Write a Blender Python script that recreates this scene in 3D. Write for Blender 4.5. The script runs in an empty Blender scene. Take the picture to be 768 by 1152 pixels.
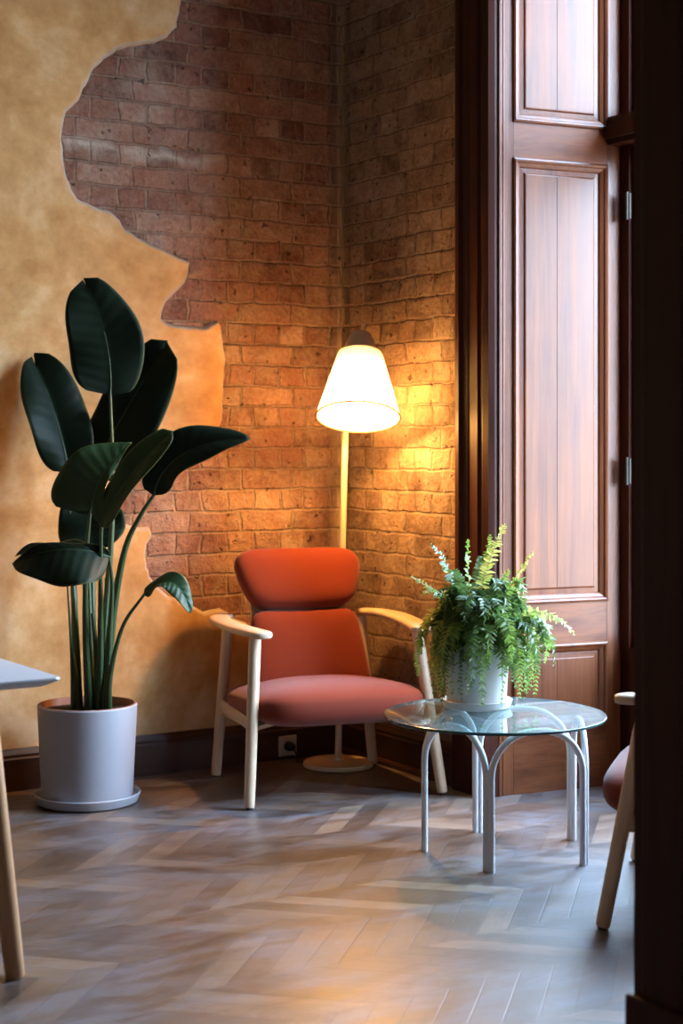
import bpy, bmesh, math, random
from mathutils import Vector, Matrix

random.seed(7)
PI = math.pi
sc = bpy.context.scene
C = sc.collection

# ------------------------------------------------------------------ geometry of the place
F = 1850.0            # focal length in pixels of the 768 x 1152 frame
CX, HY = 384.0, 495.0 # vertical axis and horizon
H = 1.247             # eye height
CORN = 6.62           # distance to the corner of the two brick walls
DL = Vector((-0.845, -0.534, 0)).normalized()
DR = Vector((-DL.y * -1 * -1, DL.x, 0))
DR = Vector((-DL.y, DL.x, 0))
ROOM = Matrix(((DL.x, DR.x, 0, 0), (DL.y, DR.y, 0, CORN), (0, 0, 1, 0), (0, 0, 0, 1)))
ROOM_INV = ROOM.inverted()


def P(px, py, Y):
    return Vector(((px - CX) / F * Y, Y, H - (py - HY) / F * Y))


def R(a, b, z=0.0):
    return ROOM @ Vector((a, b, z))


def on_left_wall(px, py):
    r = (px - CX) / F
    a = -r * CORN / (-DL.x + DL.y * r)
    Y = CORN + DL.y * a
    return a, H - (py - HY) / F * Y


# ------------------------------------------------------------------ materials
def newmat(name):
    m = bpy.data.materials.new(name)
    m.use_nodes = True
    nt = m.node_tree
    nt.nodes.clear()
    out = nt.nodes.new('ShaderNodeOutputMaterial')
    return m, nt, out


class NT:
    def __init__(s, nt):
        s.nt = nt

    def n(s, typ, **kw):
        nd = s.nt.nodes.new(typ)
        for k, v in kw.items():
            setattr(nd, k, v)
        return nd

    def link(s, a, b):
        s.nt.links.new(a, b)

    def val(s, sock, v):
        if hasattr(v, 'is_output') or isinstance(v, bpy.types.NodeSocket):
            s.link(v, sock)
        else:
            sock.default_value = v

    def math(s, op, a, b=None, c=None, clamp=False):
        nd = s.n('ShaderNodeMath', operation=op)
        nd.use_clamp = clamp
        s.val(nd.inputs[0], a)
        if b is not None:
            s.val(nd.inputs[1], b)
        if c is not None:
            s.val(nd.inputs[2], c)
        return nd.outputs[0]

    def mix(s, fac, a, b, blend='MIX'):
        nd = s.n('ShaderNodeMix', data_type='RGBA', blend_type=blend)
        s.val(nd.inputs[0], fac)
        s.val(nd.inputs[6], a if not isinstance(a, tuple) else (*a, 1)[:4])
        s.val(nd.inputs[7], b if not isinstance(b, tuple) else (*b, 1)[:4])
        return nd.outputs[2]

    def noise(s, vec, scale, detail=4, rough=.55, dist=0.0):
        nd = s.n('ShaderNodeTexNoise')
        if vec is not None:
            s.link(vec, nd.inputs['Vector'])
        nd.inputs['Scale'].default_value = scale
        nd.inputs['Detail'].default_value = detail
        nd.inputs['Roughness'].default_value = rough
        nd.inputs['Distortion'].default_value = dist
        return nd.outputs['Fac']

    def ramp(s, fac, stops):
        nd = s.n('ShaderNodeValToRGB')
        s.link(fac, nd.inputs[0])
        cr = nd.color_ramp
        while len(cr.elements) < len(stops):
            cr.elements.new(.5)
        for e, (p, c) in zip(cr.elements, stops):
            e.position = p
            e.color = (*c, 1) if len(c) == 3 else c
        return nd.outputs[0]

    def rng(s, fac, a, b, c=0.0, d=1.0):
        nd = s.n('ShaderNodeMapRange')
        s.link(fac, nd.inputs[0])
        nd.inputs[1].default_value = a
        nd.inputs[2].default_value = b
        nd.inputs[3].default_value = c
        nd.inputs[4].default_value = d
        return nd.outputs[0]

    def obj(s):
        return s.n('ShaderNodeTexCoord').outputs['Object']

    def mapping(s, vec, scale=(1, 1, 1), rot=(0, 0, 0), loc=(0, 0, 0)):
        nd = s.n('ShaderNodeMapping')
        s.link(vec, nd.inputs[0])
        nd.inputs['Scale'].default_value = scale
        nd.inputs['Rotation'].default_value = rot
        nd.inputs['Location'].default_value = loc
        return nd.outputs[0]

    def xyz(s, vec):
        nd = s.n('ShaderNodeSeparateXYZ')
        s.link(vec, nd.inputs[0])
        return nd.outputs

    def comb(s, x, y, z):
        nd = s.n('ShaderNodeCombineXYZ')
        for i, v in enumerate((x, y, z)):
            s.val(nd.inputs[i], v)
        return nd.outputs[0]

    def bump(s, h, strength, dist):
        nd = s.n('ShaderNodeBump')
        nd.inputs['Strength'].default_value = strength
        nd.inputs['Distance'].default_value = dist
        s.link(h, nd.inputs['Height'])
        return nd.outputs[0]

    def principled(s, color, rough, normal=None, **kw):
        nd = s.n('ShaderNodeBsdfPrincipled')
        s.val(nd.inputs['Base Color'], (*color, 1) if isinstance(color, tuple) else color)
        s.val(nd.inputs['Roughness'], rough)
        if normal is not None:
            s.link(normal, nd.inputs['Normal'])
        for k, v in kw.items():
            nd.inputs[k].default_value = v
        return nd.outputs[0]


def simple(name, color, rough=.5, var=.12, scale=18, bump=0.0, **kw):
    m, nt, out = newmat(name)
    t = NT(nt)
    nz = t.noise(t.obj(), scale, 5)
    col = t.mix(nz, tuple(c * (1 - var) for c in color), tuple(min(1, c * (1 + var)) for c in color))
    nrm = t.bump(nz, bump, .004) if bump else None
    t.link(t.principled(col, rough, nrm, **kw), out.inputs[0])
    return m


def wood(name, dark, light, rough=.4, axis='Z', scale=1.0, coat=0.0, coat_rough=.2, spec=.5, bump=.06):
    m, nt, out = newmat(name)
    t = NT(nt)
    o = t.obj()
    sc_ = {'Z': (22, 22, 1.1), 'X': (1.1, 22, 22), 'Y': (22, 1.1, 22)}[axis]
    g = t.mapping(o, tuple(k * scale for k in sc_))
    n1 = t.noise(g, 1.0, 6, .6, .6)
    g2 = t.mapping(o, tuple(k * scale * 5 for k in sc_))
    n2 = t.noise(g2, 1.0, 3, .6)
    big = t.noise(o, 2.2, 3)
    f = t.math('ADD', t.math('MULTIPLY', n1, .65), t.math('MULTIPLY', n2, .2))
    f = t.math('ADD', f, t.math('MULTIPLY', big, .2))
    col = t.ramp(f, [(.36, dark), (.68, light)])
    nrm = t.bump(n1, bump, .003)
    r = t.rng(n1, .3, .7, rough * .85, min(1, rough * 1.15))
    t.link(t.principled(col, r, nrm, **{'Coat Weight': coat, 'Coat Roughness': coat_rough, 'Specular IOR Level': spec}), out.inputs[0])
    return m


def brick_mat(name, along, b_stops, mortar, limewash, streak=False):
    m, nt, out = newmat(name)
    t = NT(nt)
    o = t.obj()
    x, y, z = t.xyz(o)
    u = x if along == 'x' else y
    d1 = t.n('ShaderNodeTexNoise')
    t.link(o, d1.inputs['Vector'])
    d1.inputs['Scale'].default_value = 9
    d1.inputs['Detail'].default_value = 3
    dx, dy, dz = t.xyz(d1.outputs['Color'])
    uu = t.math('ADD', u, t.math('MULTIPLY', t.math('SUBTRACT', dx, .5), .050))
    zz = t.math('ADD', z, t.math('MULTIPLY', t.math('SUBTRACT', dy, .5), .022))
    vec = t.comb(uu, zz, 0.0)
    br = t.n('ShaderNodeTexBrick', offset=.5, offset_frequency=2, squash=.5, squash_frequency=2)
    t.link(vec, br.inputs['Vector'])
    br.inputs['Color1'].default_value = (0, 0, 0, 1)
    br.inputs['Color2'].default_value = (1, 1, 1, 1)
    br.inputs['Mortar'].default_value = (.5, .5, .5, 1)
    br.inputs['Scale'].default_value = 1
    br.inputs['Mortar Size'].default_value = .0065
    br.inputs['Mortar Smooth'].default_value = .55
    br.inputs['Brick Width'].default_value = .23
    br.inputs['Row Height'].default_value = .081
    rnd = br.outputs['Color']
    fac = br.outputs['Fac']
    n1 = t.noise(o, 11, 9, .72, .4)
    n2 = t.noise(o, 55, 5, .65)
    n3 = t.noise(o, 2.6, 5, .6)
    rv = t.n('ShaderNodeRGBToBW')
    t.link(rnd, rv.inputs[0])
    v = t.math('ADD', t.math('MULTIPLY', rv.outputs[0], .55), t.math('MULTIPLY', t.rng(n1, .28, .72), .48))
    v = t.math('SUBTRACT', v, t.math('MULTIPLY', t.math('SUBTRACT', .5, n2), .30))
    bc = t.ramp(v, b_stops)
    mc = t.mix(n2, tuple(c * .75 for c in mortar), tuple(min(1, c * 1.2) for c in mortar))
    # worn edges let the mortar smear over some of the bricks
    smear = t.math('MULTIPLY', t.rng(t.noise(o, 8, 9, .75, .8), .50, .66), limewash[0], clamp=True)
    mf = t.math('MAXIMUM', t.math('MULTIPLY', fac, t.rng(n1, .3, .6, .35, .85)), smear)
    col = t.mix(mf, bc, mc)
    lw = t.math('MULTIPLY', t.rng(n3, .44, .66), t.rng(n1, .34, .62))
    col = t.mix(t.math('MULTIPLY', lw, limewash[1]), col, (.52, .43, .36))
    dark = t.math('MULTIPLY', t.rng(t.noise(o, 6.5, 6, .7, .3), .54, .68), .6)
    col = t.mix(dark, col, t.mix(1.0, col, (.42, .34, .30), 'MULTIPLY'))
    col = t.mix(t.rng(n2, .35, .68, .45, 0.0), col, t.mix(1.0, col, (.5, .45, .42), 'MULTIPLY'))
    # the joint of the two walls is filled with smooth mortar
    crn = t.math('MULTIPLY', t.rng(t.math('ADD', u, t.math('MULTIPLY', n3, .05)), .045, .085, 1.0, 0.0), .8)
    col = t.mix(crn, col, tuple(k * .8 for k in mortar))
    pits = t.rng(t.noise(o, 30, 2, .5), .66, .72)
    col = t.mix(t.math('MULTIPLY', pits, .65), col, (.035, .02, .014))
    if streak:
        zc = t.math('ADD', z, t.math('MULTIPLY', t.math('SUBTRACT', dy, .5), .10))
        band = t.math('SUBTRACT', 1.0, t.math('DIVIDE', t.math('ABSOLUTE', t.math('SUBTRACT', zc, 2.318)), .034), clamp=True)
        ar = t.math('MULTIPLY', t.rng(x, .45, .75), t.rng(x, 1.26, 1.20), clamp=True)
        sm = t.math('MULTIPLY', t.math('MULTIPLY', band, ar), t.rng(n1, .30, .55))
        col = t.mix(sm, col, (.62, .52, .44))
    h = t.math('MULTIPLY', t.math('SUBTRACT', 1.0, fac), .55)
    h = t.math('ADD', h, t.math('MULTIPLY', n1, .85))
    h = t.math('ADD', h, t.math('MULTIPLY', n2, .28))
    h = t.math('ADD', h, t.math('MULTIPLY', rv.outputs[0], .18))
    h = t.math('SUBTRACT', h, t.math('MULTIPLY', pits, .6))
    h = t.math('MULTIPLY', h, t.math('SUBTRACT', 1.0, t.math('MULTIPLY', crn, .8)))
    nrm = t.bump(h, 1.0, .034)
    t.link(t.principled(col, .88, nrm, **{'Specular IOR Level': .25}), out.inputs[0])
    return m


def plaster_mat(name, c1, c2, c3):
    m, nt, out = newmat(name)
    t = NT(nt)
    o = t.obj()
    n1 = t.noise(o, 2.4, 6, .62, .4)
    n2 = t.noise(o, 9, 7, .66)
    n3 = t.noise(o, 60, 4, .6)
    f = t.math('ADD', t.math('MULTIPLY', n1, .6), t.math('MULTIPLY', n2, .4))
    col = t.ramp(f, [(.38, c1), (.5, c2), (.62, c3)])
    col = t.mix(t.math('MULTIPLY', t.rng(n3, .6, .75), .18), col, tuple(k * .6 for k in c1))
    nrm = t.bump(t.math('ADD', n2, t.math('MULTIPLY', n3, .25)), .22, .01)
    t.link(t.principled(col, .8, nrm, **{'Specular IOR Level': .25}), out.inputs[0])
    return m


def floor_mat():
    m, nt, out = newmat('chevron oak')
    t = NT(nt)
    o = t.obj()
    # chevron parquet: bands parallel to the plastered wall, planks at 45 degrees in each band
    BW, PW = .28, .102
    x, y, _ = t.xyz(o)
    yb = t.math('DIVIDE', t.math('SUBTRACT', y, 1.44 - 28 * BW), BW)
    n = t.math('FLOOR', yb)
    fb = t.math('SUBTRACT', yb, n)
    odd = t.math('FLOORED_MODULO', n, 2.0)
    sg = t.math('SUBTRACT', t.math('MULTIPLY', odd, 2.0), 1.0)
    p = t.math('DIVIDE', t.math('ADD', x, t.math('MULTIPLY', sg, t.math('SUBTRACT', y, 1.44))), PW)
    i = t.math('FLOOR', p)
    fp = t.math('SUBTRACT', p, i)
    wn = t.n('ShaderNodeTexWhiteNoise', noise_dimensions='3D')
    t.link(t.comb(t.math('ADD', i, .5), t.math('ADD', n, .5), 3.3), wn.inputs['Vector'])
    rnd = wn.outputs['Value']
    r2, g2, b2 = t.xyz(wn.outputs['Color'])
    ea = t.math('MULTIPLY', t.math('MINIMUM', fp, t.math('SUBTRACT', 1.0, fp)), PW * .71)
    el = t.math('MULTIPLY', t.math('MINIMUM', fb, t.math('SUBTRACT', 1.0, fb)), BW)
    e = t.math('MINIMUM', ea, el)
    joint = t.rng(e, .0007, .0022, 1.0, 0.0)
    gv = t.comb(t.math('ADD', t.math('MULTIPLY', fb, 1.1), t.math('MULTIPLY', rnd, 37.0)),
                t.math('MULTIPLY', fp, 3.0), t.math('MULTIPLY', g2, 19.0))
    gr = t.noise(gv, 1.6, 7, .65, .7)
    fine = t.noise(gv, 8.0, 4, .6)
    worn = t.noise(t.mapping(o, (1.1, 2.6, 1)), 1.3, 7, .68, .6)
    worn2 = t.noise(t.mapping(o, (.8, 2.0, 1)), 5.0, 8, .72, .5)
    f = t.math('ADD', t.math('MULTIPLY', t.math('POWER', rnd, 1.6), .50), t.math('MULTIPLY', gr, .34))
    f = t.math('ADD', f, t.math('MULTIPLY', fine, .14))
    col = t.ramp(f, [(.18, (.058, .032, .020)), (.36, (.100, .056, .036)), (.58, (.165, .098, .062)), (.86, (.31, .20, .13))])
    grime_sheen = t.math('MULTIPLY', t.rng(worn, .42, .60), t.rng(worn2, .36, .58))
    col = t.mix(t.math('MULTIPLY', grime_sheen, .85), col, (.150, .146, .172))  # worn grey grime, with blue daylight sheen mixed into its colour
    col = t.mix(t.math('MULTIPLY', t.rng(worn2, .52, .36), .6), col, t.mix(1.0, col, (.42, .36, .36), 'MULTIPLY'))
    stain = t.math('MULTIPLY', t.rng(t.noise(t.mapping(o, (.9, 1.9, 1), (0, 0, 0), (3.1, 1.7, 0)), 2.1, 7, .7, .8), .50, .62), .72)
    col = t.mix(stain, col, t.mix(1.0, col, (.46, .36, .30), 'MULTIPLY'))
    col = t.mix(t.math('MULTIPLY', joint, .38), col, (.02, .014, .011))
    rough = t.math('ADD', t.rng(worn2, .32, .66, .34, .56), t.math('MULTIPLY', r2, .08))
    h = t.math('SUBTRACT', t.math('MULTIPLY', gr, .35), joint)
    h = t.math('ADD', h, t.math('MULTIPLY', t.math('MULTIPLY', g2, fp), .5))
    h = t.math('ADD', h, t.math('MULTIPLY', worn2, .6))
    nrm = t.bump(h, .25, .004)
    t.link(t.principled(col, rough, nrm, **{'Specular IOR Level': .6, 'Coat Weight': .65, 'Coat Roughness': .38}), out.inputs[0])
    return m


def leaf_mat(name, c1, c2, trans, rough=.38, veins=0.0, spec=.5):
    m, nt, out = newmat(name)
    t = NT(nt)
    o = t.obj()
    n = t.noise(o, 9, 4)
    col = t.mix(n, c1, c2)
    nrm = None
    if veins:
        uv = t.n('ShaderNodeTexCoord').outputs['UV']
        uu, vv, _ = t.xyz(uv)
        w = t.math('SINE', t.math('MULTIPLY', t.math('SUBTRACT', vv, t.math('MULTIPLY', t.math('ABSOLUTE', uu), .12)), 60.0))
        nrm = t.bump(w, veins, .0015)
        rib = t.rng(t.math('ABSOLUTE', uu), .015, .05, 1.0, 0.0)
        col = t.mix(t.math('MULTIPLY', rib, .5), col, tuple(k * 2.2 for k in c2))
        # yellowed margin
        ed = t.rng(t.math('ABSOLUTE', uu), .95, 1.0, 0.0, .35)
        col = t.mix(ed, col, (.28, .24, .06))
    p = t.principled(col, rough, nrm, **{'Specular IOR Level': spec})
    tr = t.n('ShaderNodeBsdfTranslucent')
    t.val(tr.inputs[0], t.mix(.5, col, tuple(min(1, k * 3) for k in c2)))
    ms = t.n('ShaderNodeMixShader')
    ms.inputs[0].default_value = trans
    t.link(p, ms.inputs[1])
    t.link(tr.outputs[0], ms.inputs[2])
    t.link(ms.outputs[0], out.inputs[0])
    return m


def thin_glass(name, tint, ior=1.45, rough=.0, haze=0.0):
    m, nt, out = newmat(name)
    t = NT(nt)
    n = t.noise(t.obj(), 3, 2)
    tr = t.n('ShaderNodeBsdfTransparent')
    t.val(tr.inputs[0], t.mix(n, tint, tuple(min(1, k * 1.01) for k in tint)))
    gl = t.n('ShaderNodeBsdfGlossy')
    gl.inputs['Roughness'].default_value = rough
    gl.inputs[0].default_value = (1, 1, 1, 1)
    fr = t.n('ShaderNodeFresnel')
    fr.inputs[0].default_value = ior
    ms = t.n('ShaderNodeMixShader')
    ge = t.n('ShaderNodeNewGeometry')
    t.link(t.math('MULTIPLY', fr.outputs[0], t.math('SUBTRACT', 1.0, ge.outputs['Backfacing'])), ms.inputs[0])
    t.link(tr.outputs[0], ms.inputs[1])
    t.link(gl.outputs[0], ms.inputs[2])
    if haze:
        df = t.n('ShaderNodeBsdfDiffuse')
        df.inputs[0].default_value = (.62, .78, .82, 1)
        m2 = t.n('ShaderNodeMixShader')
        m2.inputs[0].default_value = haze
        t.link(ms.outputs[0], m2.inputs[1])
        t.link(df.outputs[0], m2.inputs[2])
        ms = m2
    t.link(ms.outputs[0], out.inputs[0])
    return m


def fabric_mat(name, c):
    m, nt, out = newmat(name)
    t = NT(nt)
    o = t.obj()
    wv = t.noise(t.mapping(o, (1, 1, 1)), 420, 2, .6)
    bg = t.noise(o, 5, 3)
    col = t.mix(wv, tuple(k * .82 for k in c), tuple(min(1, k * 1.15) for k in c))
    col = t.mix(t.math('MULTIPLY', bg, .2), col, tuple(k * .8 for k in c))
    nrm = t.bump(wv, .25, .002)
    t.link(t.principled(col, .85, nrm, **{'Sheen Weight': .22, 'Sheen Roughness': .45, 'Specular IOR Level': .25}), out.inputs[0])
    return m


def shade_mat():
    m, nt, out = newmat('lamp shade cloth')
    t = NT(nt)
    o = t.obj()
    wv = t.noise(o, 300, 2)
    col = t.mix(wv, (.90, .87, .80), (.95, .92, .86))
    d = t.n('ShaderNodeBsdfDiffuse')
    t.link(col, d.inputs[0])
    tr = t.n('ShaderNodeBsdfTranslucent')
    t.link(col, tr.inputs[0])
    ms = t.n('ShaderNodeMixShader')
    ms.inputs[0].default_value = .72
    t.link(d.outputs[0], ms.inputs[1])
    t.link(tr.outputs[0], ms.inputs[2])
    t.link(ms.outputs[0], out.inputs[0])
    return m


def emit_mat(name, color, strength):
    m, nt, out = newmat(name)
    t = NT(nt)
    e = t.n('ShaderNodeEmission')
    e.inputs[0].default_value = (*color, 1)
    e.inputs[1].default_value = strength
    t.link(e.outputs[0], out.inputs[0])
    return m


M = {}
M['brick_left'] = brick_mat('old brick with dust', 'x',
                            [(.12, (.17, .078, .058)), (.42, (.33, .150, .105)), (.66, (.43, .225, .160)), (.90, (.56, .36, .27))],
                            (.44, .31, .23), (.55, .6), True)
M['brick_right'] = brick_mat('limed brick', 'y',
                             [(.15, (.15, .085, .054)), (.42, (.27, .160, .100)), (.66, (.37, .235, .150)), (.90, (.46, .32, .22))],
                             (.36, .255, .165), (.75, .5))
M['plaster'] = plaster_mat('ochre lime plaster', (.46, .225, .070), (.61, .340, .135), (.74, .49, .265))
M['plaster_edge'] = plaster_mat('chipped plaster edge', (.36, .25, .16), (.47, .35, .25), (.58, .46, .35))
M['ceiling'] = plaster_mat('ceiling plaster', (.28, .25, .21), (.32, .28, .24), (.36, .32, .27))
M['floor'] = floor_mat()
M['mahogany'] = wood('polished mahogany', (.068, .015, .005), (.225, .066, .019), .44, 'Z', 1.0, .12, .26, .42)
M['mahogany_h'] = wood('polished mahogany rail', (.068, .015, .005), (.225, .066, .019), .46, 'X', 1.0, .05, .3, .38)
M['dark_wood'] = wood('dark stained wood', (.026, .0044, .0018), (.066, .014, .005), .50, 'Z', 1.0, .0, .3, .22)
M['skirting'] = wood('dark varnished skirting', (.030, .010, .005), (.075, .026, .012), .45, 'X', 1.0, .08, .3, .35)
M['skirting_y'] = wood('dark varnished skirting across', (.030, .010, .005), (.075, .026, .012), .38, 'Y', 1.0, .15, .25, .45)
M['ash'] = wood('pale ash wood', (.56, .375, .235), (.70, .52, .36), .42, 'Z', .9)
M['ash_y'] = wood('pale ash wood armrest', (.56, .375, .235), (.70, .52, .36), .40, 'Y', .9)
M['oak'] = wood('warm oak', (.42, .185, .075), (.60, .31, .14), .42, 'Z', .9)
M['fabric'] = fabric_mat('terracotta wool', (.185, .021, .0045))
M['shade'] = shade_mat()
M['lamp_paint'] = simple('sand painted metal', (.66, .50, .33), .42, .06, 30)
M['lamp_cap'] = simple('taupe lamp cap', (.74, .57, .40), .5, .06, 30)
M['rim'] = simple('brown shade binding', (.10, .05, .025), .8, .1, 40)
M['bulb'] = emit_mat('lit bulb', (1, .60, .28), 12)
M['pot'] = simple('matt grey ceramic', (.38, .36, .39), .55, .07, 7, .05)
M['pot_rim'] = simple('terracotta clay', (.30, .125, .075), .8, .15, 30, .1)
M['white_pot'] = simple('white ceramic', (.60, .585, .575), .4, .05, 7)
M['soil'] = simple('potting soil', (.035, .022, .015), .95, .6, 70, .8)
M['leaf'] = leaf_mat('dark glossy leaf', (.004, .010, .004), (.009, .019, .007), .04, .55, .3, .20)
M['leaf_mid'] = leaf_mat('mid green leaf', (.018, .040, .010), (.036, .070, .018), .14, .48, .4, .35)
M['stalk'] = leaf_mat('leaf stalk', (.020, .045, .016), (.055, .095, .030), .05, .42)
M['stalk_pale'] = leaf_mat('pale leaf stalk', (.045, .075, .028), (.10, .14, .055), .05, .42)
M['fern'] = leaf_mat('fern green', (.085, .155, .026), (.185, .275, .050), .30, .5)
M['fern_pale'] = leaf_mat('fern light green', (.20, .26, .05), (.34, .40, .09), .34, .5)
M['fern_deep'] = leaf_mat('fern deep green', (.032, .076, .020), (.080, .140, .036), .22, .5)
M['glass_top'] = thin_glass('table glass', (.85, .94, .94), 1.55, 0.0, .045)
M['glass_edge'] = simple('green glass edge', (.035, .10, .10), .12, .1, 10)
M['pane'] = thin_glass('window glass', (.97, .98, .98), 1.45)
M['white_metal'] = simple('white powder coated steel', (.78, .755, .775), .38, .04, 25)
M['desk_top'] = simple('pale laminate', (.60, .62, .66), .38, .05, 12)
M['socket'] = simple('cream plastic', (.55, .46, .35), .4, .04, 20)
M['black'] = simple('black rubber', (.012, .012, .012), .5, .2, 20)
M['steel'] = simple('worn steel', (.05, .042, .035), .5, .15, 40, 0, Metallic=.6)
M['paint'] = simple('painted wall', (.26, .20, .15), .8, .06, 3)


# ------------------------------------------------------------------ mesh building
class MB:
    def __init__(s):
        s.v, s.f, s.m, s.uv = [], [], [], {}

    def add(s, vs, fs, mi=0):
        k = len(s.v)
        s.v += [tuple(v) for v in vs]
        for f in fs:
            s.f.append([i + k for i in f])
            s.m.append(mi)

    def box(s, lo, hi, mi=0, mat=None):
        (x0, y0, z0), (x1, y1, z1) = lo, hi
        vs = [Vector(p) for p in ((x0, y0, z0), (x1, y0, z0), (x1, y1, z0), (x0, y1, z0), (x0, y0, z1), (x1, y0, z1), (x1, y1, z1), (x0, y1, z1))]
        if mat:
            vs = [mat @ v for v in vs]
        s.add(vs, [(0, 3, 2, 1), (4, 5, 6, 7), (0, 1, 5, 4), (1, 2, 6, 5), (2, 3, 7, 6), (3, 0, 4, 7)], mi)

    def tube(s, pts, rad, seg=12, mi=0, flat=1.0, up=None):
        pts = [Vector(p) for p in pts]
        n = len(pts)
        rads = rad if isinstance(rad, (list, tuple)) else [rad] * n
        tans = []
        for i in range(n):
            a, b = pts[max(0, i - 1)], pts[min(n - 1, i + 1)]
            tans.append((b - a).normalized())
        t0 = tans[0]
        ref = Vector(up) if up else (Vector((0, 0, 1)) if abs(t0.z) < .9 else Vector((1, 0, 0)))
        nx = (ref - t0 * ref.dot(t0)).normalized()
        vs = []
        for i in range(n):
            t = tans[i]
            nx = (nx - t * nx.dot(t)).normalized()
            ny = t.cross(nx)
            for k in range(seg):
                a = 2 * PI * k / seg
                vs.append(pts[i] + (nx * math.cos(a) * flat + ny * math.sin(a)) * rads[i])
        fs = []
        for i in range(n - 1):
            for k in range(seg):
                k2 = (k + 1) % seg
                fs.append((i * seg + k, i * seg + k2, (i + 1) * seg + k2, (i + 1) * seg + k))
        fs.append(tuple(reversed(range(seg))))
        fs.append(tuple(range((n - 1) * seg, n * seg)))
        s.add(vs, fs, mi)

    def lathe(s, prof, seg=40, mat=None, mi=0, closed=False, caps=True):
        vs, fs = [], []
        n = len(prof)
        for r, z in prof:
            for k in range(seg):
                a = 2 * PI * k / seg
                v = Vector((r * math.cos(a), r * math.sin(a), z))
                vs.append(mat @ v if mat else v)
        rng = n if closed else n - 1
        for i in range(rng):
            i2 = (i + 1) % n
            for k in range(seg):
                k2 = (k + 1) % seg
                fs.append((i * seg + k, i * seg + k2, i2 * seg + k2, i2 * seg + k))
        if not closed and caps:
            if prof[0][0] > 1e-5:
                fs.append(tuple(reversed(range(seg))))
            if prof[-1][0] > 1e-5:
                fs.append(tuple(range((n - 1) * seg, n * seg)))
        s.add(vs, fs, mi)

    def prism(s, poly, axis_fn, d0, d1, mi=0):
        """poly of (u, v); axis_fn(u, v, d) -> point"""
        n = len(poly)
        vs = [axis_fn(u, v, d0) for u, v in poly] + [axis_fn(u, v, d1) for u, v in poly]
        fs = [tuple(range(n)), tuple(range(2 * n - 1, n - 1, -1))]
        for i in range(n):
            j = (i + 1) % n
            fs.append((i, j, n + j, n + i))
        s.add(vs, fs, mi)

    def moulding(s, fn, u0, u1, v0, v1, prof, mi=0):
        """picture-frame moulding: prof = list of (inset, depth), fn(u, v, d) -> point"""
        vs, fs = [], []
        n = len(prof)
        for ins, d in prof:
            for (u, v) in ((u0 + ins, v0 + ins), (u1 - ins, v0 + ins), (u1 - ins, v1 - ins), (u0 + ins, v1 - ins)):
                vs.append(fn(u, v, d))
        for i in range(n - 1):
            for k in range(4):
                k2 = (k + 1) % 4
                fs.append((i * 4 + k, i * 4 + k2, (i + 1) * 4 + k2, (i + 1) * 4 + k))
        s.add(vs, fs, mi)

    def build(s, name, mats, parent=None, off=None, smooth=True, angle=.62, merge=True):
        if not isinstance(mats, (list, tuple)):
            mats = [mats]
        me = bpy.data.meshes.new(name)
        vs = s.v if off is None else [tuple(Vector(v) - off) for v in s.v]
        me.from_pydata(vs, [], s.f)
        for mt in mats:
            me.materials.append(mt)
        for p, mi in zip(me.polygons, s.m):
            p.material_index = mi
        if s.uv:
            ul = me.uv_layers.new(name='UVMap')
            for lp in me.loops:
                if lp.vertex_index in s.uv:
                    ul.data[lp.index].uv = s.uv[lp.vertex_index]
        bm = bmesh.new()
        bm.from_mesh(me)
        if merge and not s.uv:
            bmesh.ops.remove_doubles(bm, verts=bm.verts, dist=1e-6)
        bmesh.ops.recalc_face_normals(bm, faces=bm.faces)
        for f in bm.faces:
            f.smooth = smooth
        for e in bm.edges:
            if len(e.link_faces) == 2 and e.calc_face_angle(0) > angle:
                e.smooth = False
        bm.to_mesh(me)
        bm.free()
        o = bpy.data.objects.new(name, me)
        C.objects.link(o)
        if parent:
            o.parent = parent
        return o


def bevel(o, w, seg=2):
    m = o.modifiers.new('bevel', 'BEVEL')
    m.width = w
    m.segments = seg
    m.limit_method = 'ANGLE'
    m.angle_limit = .7
    return o


def thing(name, label, cat, loc=(0, 0, 0), rotz=0.0, group=None, kind=None):
    o = bpy.data.objects.new(name, None)
    C.objects.link(o)
    o.empty_display_size = .1
    o.location = loc
    o.rotation_euler = (0, 0, rotz)
    return tag(o, label, cat, group, kind)


def tag(o, label, cat, group=None, kind=None):
    o['label'] = label
    o['category'] = cat
    if group:
        o['group'] = group
    if kind:
        o['kind'] = kind
    return o


def struct(o, label, cat):
    o.matrix_world = ROOM
    return tag(o, label, cat, None, 'structure')


def structthing(name, label, cat):
    o = bpy.data.objects.new(name, None)
    C.objects.link(o)
    return struct(o, label, cat)


def bez(p0, p1, p2, n=12, p3=None):
    out = []
    for i in range(n + 1):
        t = i / n
        if p3 is None:
            out.append(p0 * (1 - t) ** 2 + p1 * 2 * t * (1 - t) + p2 * t * t)
        else:
            out.append(p0 * (1 - t) ** 3 + p1 * 3 * t * (1 - t) ** 2 + p2 * 3 * t * t * (1 - t) + p3 * t ** 3)
    return out


def spline(pts, n=8):
    """Catmull-Rom through the points"""
    pts = [Vector(p) for p in pts]
    ext = [pts[0] * 2 - pts[1]] + pts + [pts[-1] * 2 - pts[-2]]
    out = []
    for i in range(1, len(ext) - 2):
        a, b, c, d = ext[i - 1:i + 3]
        for k in range(n):
            t = k / n
            out.append(.5 * ((2 * b) + (c - a) * t + (2 * a - 5 * b + 4 * c - d) * t * t + (3 * b - a - 3 * c + d) * t ** 3))
    out.append(pts[-1])
    return out


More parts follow.
